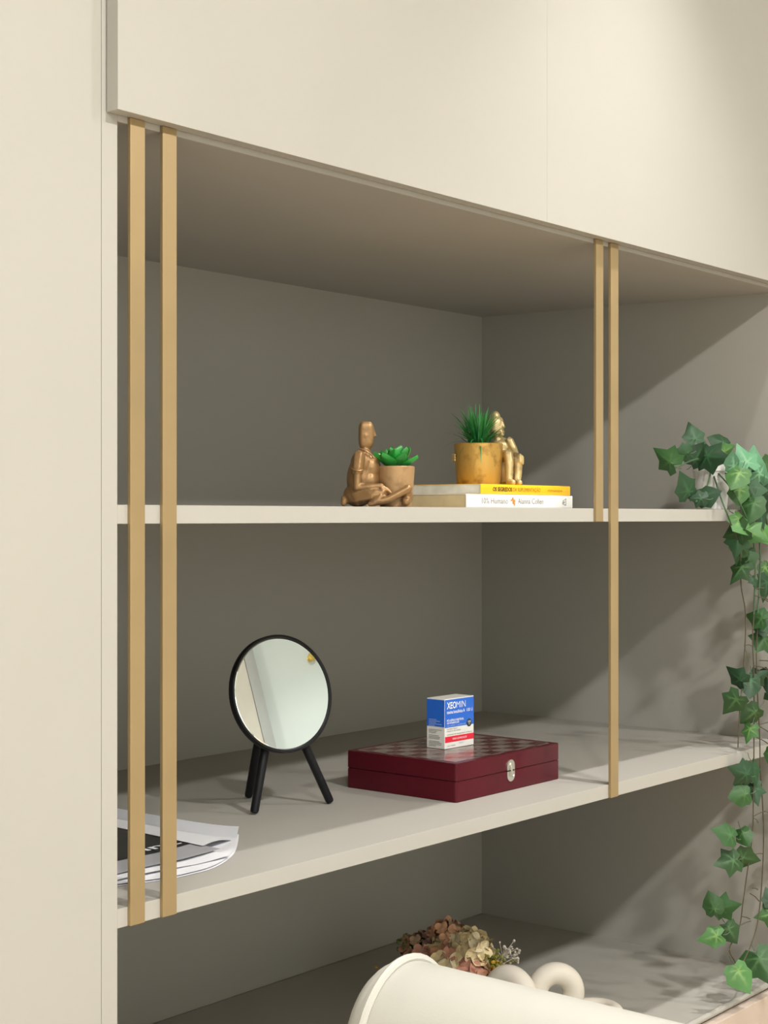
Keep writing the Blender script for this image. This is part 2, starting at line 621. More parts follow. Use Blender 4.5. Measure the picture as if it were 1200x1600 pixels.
for (a, b, zb) in SLATS:
    supart('metal_strip', (a, b, -0.0042, 0.0, zb + 0.0003, 0.7258), 'slat', 0.0005)

# tall cabinets either side
def tall(x0, x1, label):
    t = thing('tall_cabinet', label, 'cabinet', ((x0 + x1) / 2, 0.3, FLOOR))
    inv = Vector((-(x0 + x1) / 2, -0.3, -FLOOR))
    o = box('carcass', (x0, x1, 0.02, 0.62, FLOOR, CEIL - 0.03), 'laminate', t)
    o.location = inv
    o = box('door', (x0 + 0.0003, x1 - 0.0001, 0.0, 0.019, FLOOR + 0.06, CEIL - 0.04), 'laminate', t, 0.0006)
    o.location = inv


tall(-0.62, -0.0188, 'plain cream tall cabinet beside the pair of wide gold strips')
tall(W + 0.0192, W + 0.62, 'plain cream tall cabinet on the ivy side of the shelves')

# overhead cabinet
oc = thing('overhead_cabinet', 'cream overhead cabinet with flat handleless doors above the shelves', 'cabinet', (W / 2, 0, 0.726))
inv = Vector((-W / 2, 0, -0.726))
o = box('carcass', (0.0003, W - 0.0003, 0.0, 0.62, 0.7385, CEIL - 0.03), 'laminate', oc)
o.location = inv
for (a, b) in ((-0.0137, 0.6838), (0.68405, 1.4103)):
    o = box('door', (a, b, -0.0165, -0.0014, 0.7262, CEIL - 0.05), 'laminate', oc, 0.00025)
    o.location = inv

# base cabinet with drawers
bc = thing('base_cabinet', 'low base cabinet with blush drawer fronts under the bottom shelf', 'cabinet', (W / 2, 0, FLOOR))
inv = Vector((-W / 2, 0, -FLOOR))
o = box('carcass', (0.0003, W - 0.0003, 0.0, 0.61, FLOOR + 0.08, ZB - 0.0215), 'laminate', bc)
o.location = inv
o = box('plinth', (0.0003, W - 0.0003, 0.04, 0.60, FLOOR, FLOOR + 0.079), 'laminate', bc)
o.location = inv
for (a, b) in ((0.001, 0.6975), (0.699, W - 0.001)):
    for (z0, z1) in ((-0.60, -0.3835), (-0.818, -0.602)):
        o = box('drawer_front', (a, b, -0.0195, -0.0005, z0, z1), 'drawer', bc, 0.0008)
        o.location = inv

# ------------------------------------------------------------------ round mirror on three legs
mc = Vector((0.4485, 0.2160, 0.1425))
nrm = Vector((-0.222, -0.950, 0.215)).normalized()
mir = thing('table_mirror', 'round black-rimmed mirror on three black peg legs', 'mirror', (0.455, 0.23, 0.0))
base = -Vector((0.455, 0.23, 0.0))
mx_ = nrm.to_track_quat('Z', 'Y').to_matrix().to_4x4()
mx_.translation = mc
RM = 0.0725
bm = bmesh.new()
bm_lathe(bm, [(0.0, -0.006), (RM - 0.003, -0.006), (RM, -0.004), (RM, 0.0035), (RM - 0.0008, 0.0045), (RM - 0.0032, 0.0045), (RM - 0.0036, 0.0035), (RM - 0.0036, 0.001), (0.0, 0.001)], 72, mx_)
rim = obj('rim', bm, 'black', mir, base)
bm = bmesh.new()
bm_lathe(bm, [(0.0, 0.0012), (RM - 0.0037, 0.0012), (RM - 0.0037, 0.0024), (RM - 0.0052, 0.0030), (0.0, 0.0030)], 72, mx_)
gl = obj('glass', bm, 'mirror', mir, base, angle=8)
hub = mc - nrm * 0.014
for foot in ((0.4055, 0.2206), (0.5172, 0.1965), (0.4797, 0.3030)):
    f = Vector((foot[0], foot[1], 0.0))
    top = hub + Vector((0.12 * (foot[0] - hub.x), 0.25 * (foot[1] - hub.y), -0.006))
    dn = (f - top).normalized()
    p0 = f + Vector((0, 0, 0.0018))
    bm = bmesh.new()
    bm_tube(bm, [top, top.lerp(p0, 0.5), p0 - dn * 0.004, p0 - dn * 0.0012, p0], [0.0056, 0.0055, 0.0052, 0.0046, 0.003], 16)
    obj('leg', bm, 'black', mir, base)

# ------------------------------------------------------------------ lacquered game box
gx0, gx1, gy0, gy1 = 0.6207, 0.8565, 0.0773, 0.2590
gb = thing('game_box', 'shiny maroon wooden board game box with a checkerboard lid', 'box', ((gx0 + gx1) / 2, (gy0 + gy1) / 2, 0.0002))
hx, hy = (gx1 - gx0) / 2, (gy1 - gy0) / 2


def round_slab(name, z0, z1, m, parent, rr=0.004):
    bm = bmesh.new()
    vs = bm_box(bm, -hx, hx, -hy, hy, z0, z1)
    es = [e for e in bm.edges if abs(e.verts[0].co.z - e.verts[1].co.z) > 1e-6]
    bmesh.ops.bevel(bm, geom=es, offset=rr, segments=4, affect='EDGES', profile=0.5)
    es = [e for e in bm.edges if all(abs(v.co.z - z1) < 1e-6 for v in e.verts) or all(abs(v.co.z - z0) < 1e-6 for v in e.verts)]
    bmesh.ops.bevel(bm, geom=es, offset=0.0007, segments=2, affect='EDGES')
    return obj(name, bm, m, parent)


round_slab('box_base', 0.0, 0.02595, 'maroon', gb)
lid = round_slab('lid', 0.0264, 0.0490, 'maroon', gb)
bm = bmesh.new()
bm_box(bm, -hx + 0.0095, hx - 0.0095, -hy + 0.009, hy - 0.009, 0.0488, 0.0493)
cb = obj('checkerboard', bm, 'chess', lid)
la = tag(link('latch', None, None, gb), 'nickel hook latch')
for (name, z0, z1, top) in (('plate', 0.0268, 0.0405, True), ('plate', 0.0118, 0.0253, False)):
    bm = bmesh.new()
    prof = []
    w2 = 0.0085
    for k in range(13):
        a = math.pi * k / 12
        if top:
            prof.append((w2 * math.cos(a), z1 - 0.008 + 0.008 * math.sin(a)))
        else:
            prof.append((-w2 * math.cos(a), z0 + 0.008 - 0.008 * math.sin(a)))
    prof += [(-w2, z0), (w2, z0)] if top else [(w2, z1), (-w2, z1)]
    va = [bm.verts.new((x, -hy - 0.0014, z)) for x, z in prof]
    vb = [bm.verts.new((x, -hy + 0.0001, z)) for x, z in prof]
    bm.faces.new(va)
    bm.faces.new(vb[::-1])
    for k in range(len(va)):
        k2 = (k + 1) % len(va)
        bm.faces.new((va[k], vb[k], vb[k2], va[k2]))
    o = obj(name, bm, 'steel', la, angle=25)
bm = bmesh.new()
bm_tube(bm, [(-0.001, -hy - 0.0022, 0.0335), (-0.0015, -hy - 0.0034, 0.030), (-0.0015, -hy - 0.0036, 0.0245), (-0.001, -hy - 0.0034, 0.0195), (0.002, -hy - 0.0032, 0.018), (0.004, -hy - 0.003, 0.020)], 0.0011, 8)
obj('hook', bm, 'steel', la)
bm = bmesh.new()
bm_ball(bm, (-0.001, -hy - 0.0018, 0.0338), (0.0028, 0.0012, 0.0028), 2)
bm_ball(bm, (0.003, -hy - 0.0018, 0.0178), (0.0022, 0.0012, 0.0022), 2)
obj('rivet', bm, 'steel', la)
bm = bmesh.new()
for (x, z) in ((0.0008, 0.0312), (0.0042, 0.0262), (-0.0052, 0.0262)):
    bm_ball(bm, (x, -hy - 0.0013, z), (0.0016 if z > 0.03 else 0.0028, 0.0004, 0.0012), 2)
obj('keyhole', bm, 'hole', la)
for o in la.children:
    pass
la.empty_display_size = 0.01

# ------------------------------------------------------------------ medicine carton on the game box
MX, MY, MZ = 0.7053, 0.1600, 0.0497
mw, md_, mh = 0.0625, 0.0310, 0.0665
med = thing('medicine_carton', 'small blue and white medicine carton standing on the maroon box', 'carton', (MX, MY, MZ), R(-2))
body = box('carton', (0, mw, 0, md_, 0, mh), 'carton', med, 0.0006)
e = 0.00018
ZBL = mh * 0.425
bm = bmesh.new()
bm_box(bm, 0.0004, mw - 0.0004, -e, 0.0003, ZBL, mh - 0.0012)
bm_box(bm, -e, 0.0003, 0.0004, md_ - 0.0004, ZBL + 0.001, mh - 0.0012)
obj('blue_print', bm, 'blue', med, smooth=False)
bm = bmesh.new()
bm_box(bm, 0.0008, mw - 0.0004, -e, 0.0003, mh * 0.125, mh * 0.245)
obj('red_band', bm, 'red', med, smooth=False)
FX, FZ = (1, 0, 0), (0, 0, 1)
e2 = -2 * e
pr = tag(link('lettering', None, None, med))
text('print', 'XEO', 0.0125, 'ink_white', pr, frame((0.0045, e2, mh * 0.80), FX, FZ), fit=0.0195, bold=0.00025)
text('print', 'MIN', 0.0125, 'ink_white', pr, frame((0.0247, e2, mh * 0.80), FX, FZ), fit=0.0195, bold=-0.0001)
text('print', 'toxina botulínica A', 0.0062, 'ink_white', pr, frame((0.0045, e2, mh * 0.70), FX, FZ), fit=0.038, bold=0.0001)
text('print', '100 U', 0.0062, 'ink_white', pr, frame((0.047, e2, mh * 0.70), FX, FZ), fit=0.0125)
text('print', 'PÓ LIÓFILO INJETÁVEL', 0.0038, 'ink_white', pr, frame((0.0045, e2, mh * 0.545), FX, FZ), fit=0.036, bold=0.00008)
text('print', 'USO INTRAMUSCULAR', 0.0034, 'ink_white', pr, frame((0.0045, e2, mh * 0.495), FX, FZ), fit=0.026, bold=0.00008)
text('print', 'uso adulto e pediátrico', 0.0028, 'ink_pale', pr, frame((0.0045, e2, mh * 0.448), FX, FZ), fit=0.04)
text('print', 'Contém 1 frasco', 0.0030, 'ink_grey', pr, frame((0.0045, e2, mh * 0.382), FX, FZ), fit=0.022)
text('print', 'ampola de 100 unidades', 0.0030, 'ink_grey', pr, frame((0.0045, e2, mh * 0.338), FX, FZ), fit=0.029)
text('print', 'conservar em temperatura ambiente', 0.0028, 'ink_grey', pr, frame((0.0045, e2, mh * 0.268), FX, FZ), fit=0.054)
text('print', 'VENDA SOB PRESCRIÇÃO', 0.0036, 'ink_white', pr, frame((0.016, e2, mh * 0.168), FX, FZ), fit=0.031)
text('print', 'MERZ', 0.0036, 'ink_pale', pr, frame((0.030, e2, mh * 0.07), FX, FZ), fit=0.010)
text('print', 'lote e validade', 0.0026, 'ink_grey', pr, frame((0.006, e2, mh * 0.045), FX, FZ), fit=0.016)
bm = bmesh.new()
bm_lathe(bm, [(0, 0), (0.0053, 0), (0.0053, 0.0003), (0, 0.0003)], 24, frame((mw - 0.0105, -e, mh * 0.465), FX, FZ))
obj('badge', bm, 'badge', med, smooth=False)
text('print', '100', 0.0040, 'ink_white', pr, frame((mw - 0.0137, e2 - 0.0004, mh * 0.468), FX, FZ), fit=0.0062)
text('print', 'U', 0.0036, 'ink_white', pr, frame((mw - 0.0117, e2 - 0.0004, mh * 0.424), FX, FZ), fit=0.0022)
SX_, side_lines = (0, -1, 0), [(0.575, 0.013, 'ink_pale'), (0.545, 0.019, 'ink_pale'), (0.515, 0.012, 'ink_pale'), (0.485, 0.022, 'ink_pale'), (0.455, 0.010, 'ink_pale'),
                               (0.37, 0.022, 'ink_grey'), (0.34, 0.014, 'ink_grey'), (0.31, 0.012, 'ink_grey'), (0.255, 0.017, 'ink_grey'), (0.225, 0.019, 'ink_grey'), (0.195, 0.018, 'ink_grey'),
                               (0.135, 0.018, 'ink_grey'), (0.105, 0.022, 'ink_grey'), (0.075, 0.021, 'ink_grey'), (0.045, 0.012, 'ink_grey')]
for (zz, ln, mm_) in side_lines:
    bm = bmesh.new()
    bm_box(bm, -2 * e, 0, md_ - 0.004 - ln, md_ - 0.004, mh * zz, mh * zz + 0.0006)
    obj('print', bm, mm_, pr, smooth=False)

# ------------------------------------------------------------------ two books on the upper shelf
def book(x0, x1, y0, y1, z0, z1, cover, pages, label, ry=0.0):
    b = thing('book', label, 'book', (x0, y0, z0), ry, None)
    L, Wd, H = x1 - x0, y1 - y0, z1 - z0
    bm = bmesh.new()
    t = 0.0005
    # a C-shaped wrap: back, spine, front
    prof = [(Wd, 0), (0.0012, 0), (0.0004, 0.0004), (0, 0.0014), (0, H - 0.0014), (0.0004, H - 0.0004), (0.0012, H), (Wd, H),
            (Wd, H - t), (0.0016, H - t), (0.0010, H - 0.0016), (0.0010, 0.0016), (0.0016, t), (Wd, t)]
    va = [bm.verts.new((0, y, z)) for y, z in prof]
    vb = [bm.verts.new((L, y, z)) for y, z in prof]
    n = len(prof)
    for k in range(n):
        bm.faces.new((va[k], va[(k + 1) % n], vb[(k + 1) % n], vb[k]))
    for k in range(n // 2 - 1):
        bm.faces.new((va[k], va[k + 1], va[n - 2 - k], va[n - 1 - k]))
        bm.faces.new((vb[k], vb[k + 1], vb[n - 2 - k], vb[n - 1 - k]))
    obj('cover', bm, cover, b, angle=50)
    bm = bmesh.new()
    bm_box(bm, 0.0007, L - 0.0007, 0.0011, Wd - 0.001, t, H - t)
    obj('page_block', bm, pages, b, smooth=False)
    return b, L, Wd, H


b1, L, Wd, H = book(0.5970, 0.8375, 0.0444, 0.2060, ZS + 0.0002, ZS + 0.0172, 'cover_white', 'pages_tan', 'thick white-spined paperback lying on the upper shelf under the yellow one')
yo = -0.0003
text('lettering', '10% Humano', 0.0100, 'ink_grey', b1, frame((0.0322, yo, 0.0056), FX, FZ), fit=0.0565)
text('lettering', 'Alanna Collen', 0.0100, 'ink_grey', b1, frame((0.111, yo, 0.0056), FX, FZ), fit=0.059)
bm = bmesh.new()
for (u, v, ru, rv) in ((0.1062, 0.0118, 0.0020, 0.0020), (0.1085, 0.0090, 0.0034, 0.0022), (0.1070, 0.0068, 0.0018, 0.0016), (0.1095, 0.0058, 0.0020, 0.0014), (0.1030, 0.0100, 0.0018, 0.0012), (0.1100, 0.0040, 0.0012, 0.0012)):
    bm_ball(bm, (u - 0.0065, yo, v), (ru, 0.00025, rv), 2)
obj('emblem', bm, 'ink_orange', b1)
bm = bmesh.new()
for pts in ([(0.224, 0.004), (0.224, 0.013)], [(0.224, 0.013), (0.216, 0.0095), (0.2215, 0.0085)], [(0.216, 0.0065), (0.224, 0.004)], [(0.2155, 0.0075), (0.2205, 0.0075)]):
    bm_tube(bm, [(u, yo, v) for u, v in pts], 0.0004, 4)
obj('publisher_mark', bm, 'ink_grey', b1)
b2, L, Wd, H = book(0.6320, 0.8370, 0.0478, 0.1900, ZS + 0.0174, ZS + 0.0302, 'cover_yellow', 'pages_grey', 'slim yellow-spined paperback under the gold planter with spiky grass')
text('lettering', 'OS SEGREDOS', 0.0070, 'ink_dark', b2, frame((0.0257, yo, 0.0042), FX, FZ), fit=0.0425, bold=0.00022)
text('lettering', 'DA SUPLEMENTAÇÃO', 0.0068, 'ink_brown', b2, frame((0.0702, yo, 0.0042), FX, FZ), fit=0.063)
text('lettering', 'FERNANDA', 0.0040, 'ink_brown', b2, frame((0.1509, yo, 0.0046), FX, FZ), fit=0.0345)


# ------------------------------------------------------------------ gold figure planters
def planter_pot(bm, c, r_top, r_bot, h, wall=0.003):
    bm_lathe(bm, [(0, 0), (r_bot * 0.96, 0), (r_bot, 0.002), (r_bot + (r_top - r_bot) * 0.6, h * 0.5), (r_top, h - 0.001), (r_top - 0.0008, h), (r_top - wall + 0.0006, h),
                  (r_top - wall, h - 0.001), (r_top - wall - 0.001, h - 0.007), (0, h - 0.007)], 48, Matrix.Translation(c))


def pebbles(parent, c, r, n, seed):
    rnd = random.Random(seed)
    bm = bmesh.new()
    for i in range(n):
        a, q = rnd.uniform(0, 6.283), r * math.sqrt(rnd.random())
        s = rnd.uniform(0.0014, 0.0024)
        bm_ball(bm, (c[0] + q * math.cos(a), c[1] + q * math.sin(a), c[2] + rnd.uniform(-0.0006, 0.0012)), (s, s * 0.8, s * 0.7), 1)
    o = obj('pebbles', bm, 'pebble', parent)
    o['kind'] = 'stuff'


mm = 0.001
# -- cross-legged figure with a succulent
p1 = thing('figure_planter', 'bronze planter of a cross-legged seated figure holding a broad-leaved succulent', 'planter', (0.4400, 0.0500, ZS + 0.0003), R(-44))
bm = bmesh.new()
V = lambda x, y, z: (x * mm, y * mm, z * mm)
# torso with shirt
bm_ball(bm, V(-24, 4, 32), (16 * mm, 17 * mm, 27 * mm), 3)
bm_ball(bm, V(-22, 4, 50), (13.5 * mm, 17 * mm, 16 * mm), 3)
bm_ball(bm, V(-27, 4, 14), (17 * mm, 20 * mm, 14 * mm), 3)
bm_ball(bm, V(-20, 4, 60), (9 * mm, 12 * mm, 8 * mm), 3)
bm_ball(bm, V(-13, 3, 45), (12.5 * mm, 14 * mm, 17 * mm), 3)
bm_ball(bm, V(-14, 3, 30), (13 * mm, 15 * mm, 16 * mm), 3)
# neck and tall head
bm_limb(bm, [V(-19, 4, 60), V(-18, 4, 72)], [7.2 * mm, 7.4 * mm])
bm_super(bm, V(-17.5, 4, 83), (8.6 * mm, 7.8 * mm, 16.0 * mm), 0.5)
bm_super(bm, V(-17.5, 4, 91), (7.8 * mm, 7.2 * mm, 7.6 * mm), 0.55)
# brow to nose wedge, chin
bm_limb(bm, [V(-10.2, 3.5, 93), V(-8.2, 3.5, 83.5)], [1.9 * mm, 2.6 * mm])
bm_ball(bm, V(-7.4, 3.5, 82.0), (2.6 * mm, 2.4 * mm, 1.8 * mm), 2)
bm_limb(bm, [V(-10.5, 1.5, 76.5), V(-10.3, 5.5, 76.5)], [1.5 * mm, 1.5 * mm])
bm_ball(bm, V(-11.5, 3.5, 72), (3 * mm, 4 * mm, 2.4 * mm), 2)
bm_ball(bm, V(-18.5, -3.4, 82), (2.2 * mm, 1.2 * mm, 3.5 * mm), 2)
# near arm: sleeve, forearm, hand on the knee
bm_limb(bm, [V(-27, -10, 58), V(-29, -13, 42)], [8.0 * mm, 7.4 * mm])
bm_limb(bm, [V(-29, -13, 42), V(-30, -15, 22)], [5.4 * mm, 5.2 * mm])
bm_limb(bm, [V(-30, -15, 22), V(-14, -18, 23), V(-2, -19, 24)], [5.0 * mm, 4.2 * mm, 3.4 * mm])
for k, (dx, dz) in enumerate(((0, 0), (1.6, -1.0), (3.0, -2.4), (3.8, -4.4))):
    bm_limb(bm, [V(-3, -19 - k * 0.8, 24.5 - k * 0.8), V(4 + dx, -21 - 0.6 * k, 21 + dz), V(6 + dx * 0.5, -21 - 0.6 * k, 15 + dz)], [1.9 * mm, 1.7 * mm, 1.5 * mm])
bm_limb(bm, [V(-4, -17, 24), V(0, -14, 20)], [1.9 * mm, 1.6 * mm])
# far arm around the pot
bm_limb(bm, [V(-18, 18, 56), V(-10, 24, 38), V(6, 22, 32)], [6 * mm, 5 * mm, 4 * mm])
# legs: near thigh and knee, shins crossing in front
bm_limb(bm, [V(-28, -8, 11), V(-12, -16, 14), V(-3, -18, 14)], [11 * mm, 10 * mm, 9 * mm])
bm_limb(bm, [V(-3, -18, 13), V(-8, -24, 7), V(-12, -24, 5)], [8 * mm, 5.5 * mm, 4.6 * mm])
bm_limb(bm, [V(-12, -25, 4.5), V(6, -26, 9), V(27, -22, 20)], [4.4 * mm, 4.8 * mm, 5.6 * mm])
bm_ball(bm, V(28, -21, 21), (5.5 * mm, 5 * mm, 5 * mm), 2)
bm_limb(bm, [V(27, -20, 18), V(29, -15, 10), V(26, -20, 6)], [5.5 * mm, 7 * mm, 6 * mm])
bm_limb(bm, [V(-12, -25, 4), V(-16, -25, 3.4)], [4 * mm, 3.4 * mm])
# hem of the shirt
bm_limb(bm, [V(-42, 0, 9), V(-44, -2, 4)], [6 * mm, 4 * mm])
fig = remeshed('figure', bm, 'bronze', p1, 0.0009, 7)
# collar line and sleeve hem as raised cords
bm = bmesh.new()
bm_tube(bm, [V(-27, -5.5, 67), V(-21, -8.5, 65.5), V(-14, -9, 61), V(-9, -6, 55)], 0.0009, 6)
bm_tube(bm, [V(-36, -13, 44), V(-33.5, -18.2, 42), V(-28.5, -20, 41), V(-23.5, -17.5, 42)], 0.0010, 6)
obj('shirt_seam', bm, 'bronze', fig)
bm = bmesh.new()
planter_pot(bm, V(17, 4, 0), 22 * mm, 18.5 * mm, 47 * mm)
obj('pot', bm, 'bronze_pot', p1)
pebbles(p1, V(17, 4, 41.8), 17 * mm, 90, 3)


def fleshy_leaf(L, Wd, th):
    """broad pointed succulent leaf along +y, curling up"""
    bm = bmesh.new()
    lay = bm.verts.layers.float.new('vein')
    rows = []
    ny, nx = 7, 4
    for side in (1, -1):
        rr = []
        for i in range(ny + 1):
            t = i / ny
            w = Wd * math.sin(math.pi * min(0.96, 0.12 + 0.88 * t) ** 1.15) ** 0.75 if t < 1 else 0.0005
            w = max(w, 0.0006)
            row = []
            for j in range(nx + 1):
                s = -1 + 2 * j / nx
                z = 0.35 * Wd * s * s + side * th * (1 - s * s) * (1 - t * 0.7) * 0.5 + L * 0.18 * t * t
                v = bm.verts.new((s * w, L * t, z))
                v[lay] = 0.25 * t + 0.15 * abs(s)
                row.append(v)
            rr.append(row)
        for a, b in zip(rr, rr[1:]):
            for j in range(nx):
                bm.faces.new((a[j], a[j + 1], b[j + 1], b[j]))
        rows.append(rr)
    return to_mesh('succulent_leaf', bm)


sl = fleshy_leaf(0.030, 0.0105, 0.0042)
rnd = random.Random(5)
k = 0
for (n, el, sc, zz) in ((7, 20, 0.95, 43.5), (6, 40, 0.95, 44.5), (4, 60, 0.85, 45.5), (3, 78, 0.6, 46.5)):
    for i in range(n):
        a = 2 * math.pi * (i + 0.37 * n) / n + rnd.uniform(-0.15, 0.15)
        o = link('leaf', sl, 'succulent', p1)
        o.location = V(17 + 1.5 * math.cos(a), 4 + 1.5 * math.sin(a), zz)
        o.rotation_euler = Euler((R(el + rnd.uniform(-6, 6)), 0, a - math.pi / 2), 'XYZ')
        s = sc * rnd.uniform(0.9, 1.08)
        o.scale = (s, s, s)

# -- hugging figure with grass, on the books
p2 = thing('figure_planter', 'gold planter with a small figure hugging a pot of spiky grass', 'planter', (0.7427, 0.1293, ZS + 0.0306), R(-40))
bm = bmesh.new()
planter_pot(bm, V(-2, 0, 0), 32.5 * mm, 29 * mm, 56 * mm, 0.0035)
obj('pot', bm, 'gold', p2)
pebbles(p2, V(-2, 0, 50.5), 27 * mm, 150, 4)
bm = bmesh.new()
bm_ball(bm, V(37, 17, 30), (15 * mm, 16 * mm, 28 * mm), 3)
bm_ball(bm, V(33, 15, 52), (15 * mm, 13 * mm, 14 * mm), 3)
bm_limb(bm, [V(28, 13, 62), V(26, 12, 70)], [7 * mm, 6.5 * mm])
bm_super(bm, V(26, 11, 80), (9.5 * mm, 9.5 * mm, 14 * mm), 0.75)
bm_ball(bm, V(25, 12, 93), (6.0 * mm, 6.5 * mm, 8 * mm), 2)
bm_limb(bm, [V(32, 3.5, 86), V(33.5, 2.6, 79)], [1.5 * mm, 2.4 * mm])
bm_limb(bm, [V(30, 2.4, 72.5), V(34, 4, 72.5)], [1.6 * mm, 1.6 * mm])
bm_ball(bm, V(31, 4.5, 69), (4 * mm, 4 * mm, 3 * mm), 2)
# near arm along the body to the knee
bm_limb(bm, [V(42, 5, 60), V(47, 0, 48), V(48, -8, 40)], [6.5 * mm, 5.5 * mm, 4.6 * mm])
for k in range(4):
    bm_limb(bm, [V(46, -9, 43 - k * 2.8), V(51, -15, 41.5 - k * 3.0), V(56, -14, 38 - k * 3.0)], [1.9 * mm, 1.8 * mm, 1.5 * mm])
# knees and shins down to the feet
bm_limb(bm, [V(42, 10, 24), V(46, 0, 31), V(50, -8, 34)], [11 * mm, 9.5 * mm, 8.2 * mm])
bm_limb(bm, [V(50, -8, 33), V(50, -9, 18), V(48, -11, 6)], [7.8 * mm, 6.6 * mm, 5.8 * mm])
bm_limb(bm, [V(48, -11, 4.5), V(49, -21, 3.8)], [5.2 * mm, 4.4 * mm])
bm_limb(bm, [V(34, 0, 40), V(36, -12, 42), V(36, -17, 30), V(35, -19, 8)], [8 * mm, 7.5 * mm, 6.6 * mm, 5.6 * mm])
bm_limb(bm, [V(35, -19, 4.6), V(38, -28, 3.8)], [5.2 * mm, 4.4 * mm])
# far arm round the pot, fingers on its other side
bm_limb(bm, [V(24, 22, 56), V(2, 35, 42), V(-24, 27, 38), V(-35, 10, 38)], [6 * mm, 5 * mm, 4.4 * mm, 3.6 * mm])
for k in range(3):
    bm_limb(bm, [V(-34, 12, 41 - k * 3.6), V(-36.5, 4, 41 - k * 3.6), V(-35, -4, 40.5 - k * 3.6)], [2.1 * mm, 2.0 * mm, 1.8 * mm])
remeshed('figure', bm, 'gold_pale', p2, 0.0010, 4)
bm = bmesh.new()
lay = bm.verts.layers.float.new('vein')
rnd = random.Random(11)
for i in range(150):
    a = rnd.uniform(0, 6.283)
    lean = abs(rnd.gauss(0, 0.55))
    L = rnd.uniform(42, 60) * mm * (1 - 0.12 * lean)
    q = rnd.uniform(0, 12) * mm
    b0 = Vector((-2 * mm + q * math.cos(a), q * math.sin(a), 50 * mm))
    dh = Vector((math.cos(a), math.sin(a), 0))
    sd = Vector((-math.sin(a), math.cos(a), 0))
    prev = None
    tw = rnd.uniform(-0.8, 0.8)
    for s in range(6):
        t = s / 5
        ang = lean * (0.5 + 0.9 * t)
        p = b0 + dh * (L * t * math.sin(ang)) + Vector((0, 0, L * t * math.cos(ang)))
        w = 0.0021 * (1 - t) ** 0.7 + 0.00012
        sdd = (sd * math.cos(tw) + dh * math.sin(tw)) * w
        va, vb = bm.verts.new(p - sdd), bm.verts.new(p + sdd)
        va[lay] = vb[lay] = 0.35 * t + rnd.uniform(0, 0.12)
        if prev:
            bm.faces.new((prev[0], prev[1], vb, va))
        prev = (va, vb)
me = bpy.data.meshes.new('grass_tuft')
bm.to_mesh(me)
bm.free()
o = link('grass_tuft', me, 'grass', p2)
o['kind'] = 'stuff'


# ------------------------------------------------------------------ ivy in a white pot
def ivy_mesh(v):
    rnd = random.Random(40 + v)
    half = [(0.0, 0.05), (0.20, -0.10), (0.42, 0.02), (0.38, 0.20), (0.50, 0.42), (0.29, 0.58), (0.0, 1.0)]
    if v == 1:
        half = [(0.0, 0.03), (0.22, -0.08), (0.38, 0.06), (0.38, 0.22), (0.46, 0.40), (0.30, 0.62), (0.0, 0.94)]
    if v == 2:
        half = [(0.0, 0.06), (0.18, -0.13), (0.46, -0.02), (0.36, 0.18), (0.54, 0.48), (0.26, 0.58), (0.0, 1.04)]
    out = half + [(-x, y) for x, y in half[-2:0:-1]]
    out = [(x + rnd.uniform(-.02, .02), y + rnd.uniform(-.02, .02)) for x, y in out]
    vein = [1, 0, 1, 0, 1, 0, 1, 0, 1, 0, 1, 0]
    c = (0.0, 0.22)
    bm = bmesh.new()
    lay = bm.verts.layers.float.new('vein')

    def zz(x, y):
        return -0.28 * abs(x) ** 1.2 - 0.22 * (y - 0.3) ** 2 + 0.05 * math.sin(7 * x + v) * (y + 0.2)
    vc = bm.verts.new((c[0], c[1], zz(*c)))
    vc[lay] = 0.9
    rings = []
    for f in (0.33, 0.68, 1.0):
        ring = []
        for (x, y), vn in zip(out, vein):
            px, py = c[0] + (x - c[0]) * f, c[1] + (y - c[1]) * f
            vt = bm.verts.new((px, py, zz(px, py) + (0.015 if vn else -0.02) * (f < 1)))
            vt[lay] = (0.75 if vn else 0.0) * (1.05 - f) * 1.2
            ring.append(vt)
        rings.append(ring)
    n = len(out)
    for k in range(n):
        bm.faces.new((vc, rings[0][k], rings[0][(k + 1) % n]))
        for a, b in zip(rings, rings[1:]):
            bm.faces.new((a[k], b[k], b[(k + 1) % n], a[(k + 1) % n]))
    me = to_mesh('ivy_leaf', bm, True, 60)
    return me


IVY_KINDS = {}
for k_ in ('leaf_dark', 'leaf_mid', 'leaf_light', 'leaf_pale'):
    for v_ in range(3):
        me = ivy_mesh(v_)
        me.materials.append(M[k_])
        IVY_KINDS[(k_, v_)] = me

pc = Vector((at(1112, 795, 0.062).x, 0.062, ZS + 0.0003))
ivy = thing('potted_ivy', 'trailing ivy in a white pot at the end of the upper shelf', 'plant', pc)
bm = bmesh.new()
bm_lathe(bm, [(0, 0), (0.0225, 0), (0.0235, 0.001), (0.0285, 0.060), (0.0300, 0.060), (0.0300, 0.070), (0.0280, 0.070), (0.0275, 0.062), (0, 0.060)], 40)
obj('pot', bm, 'pot_white', ivy)
bm = bmesh.new()
bm_lathe(bm, [(0, 0.0645), (0.0270, 0.0640), (0.0270, 0.0610), (0, 0.0610)], 24)
obj('soil', bm, 'soil', ivy)
YV = -0.016      # the hanging strands fall just in front of the shelf edges


def smooth_path(pts, n=6):
    out = []
    P = [pts[0]] + list(pts) + [pts[-1]]
    for i in range(1, len(P) - 2):
        for k in range(n):
            t = k / n
            a, b, c, d = P[i - 1], P[i], P[i + 1], P[i + 2]
            out.append(0.5 * ((2 * b) + (c - a) * t + (2 * a - 5 * b + 4 * c - d) * t * t + (3 * b - a - 3 * c + d) * t ** 3))
    out.append(pts[-1])
    return out


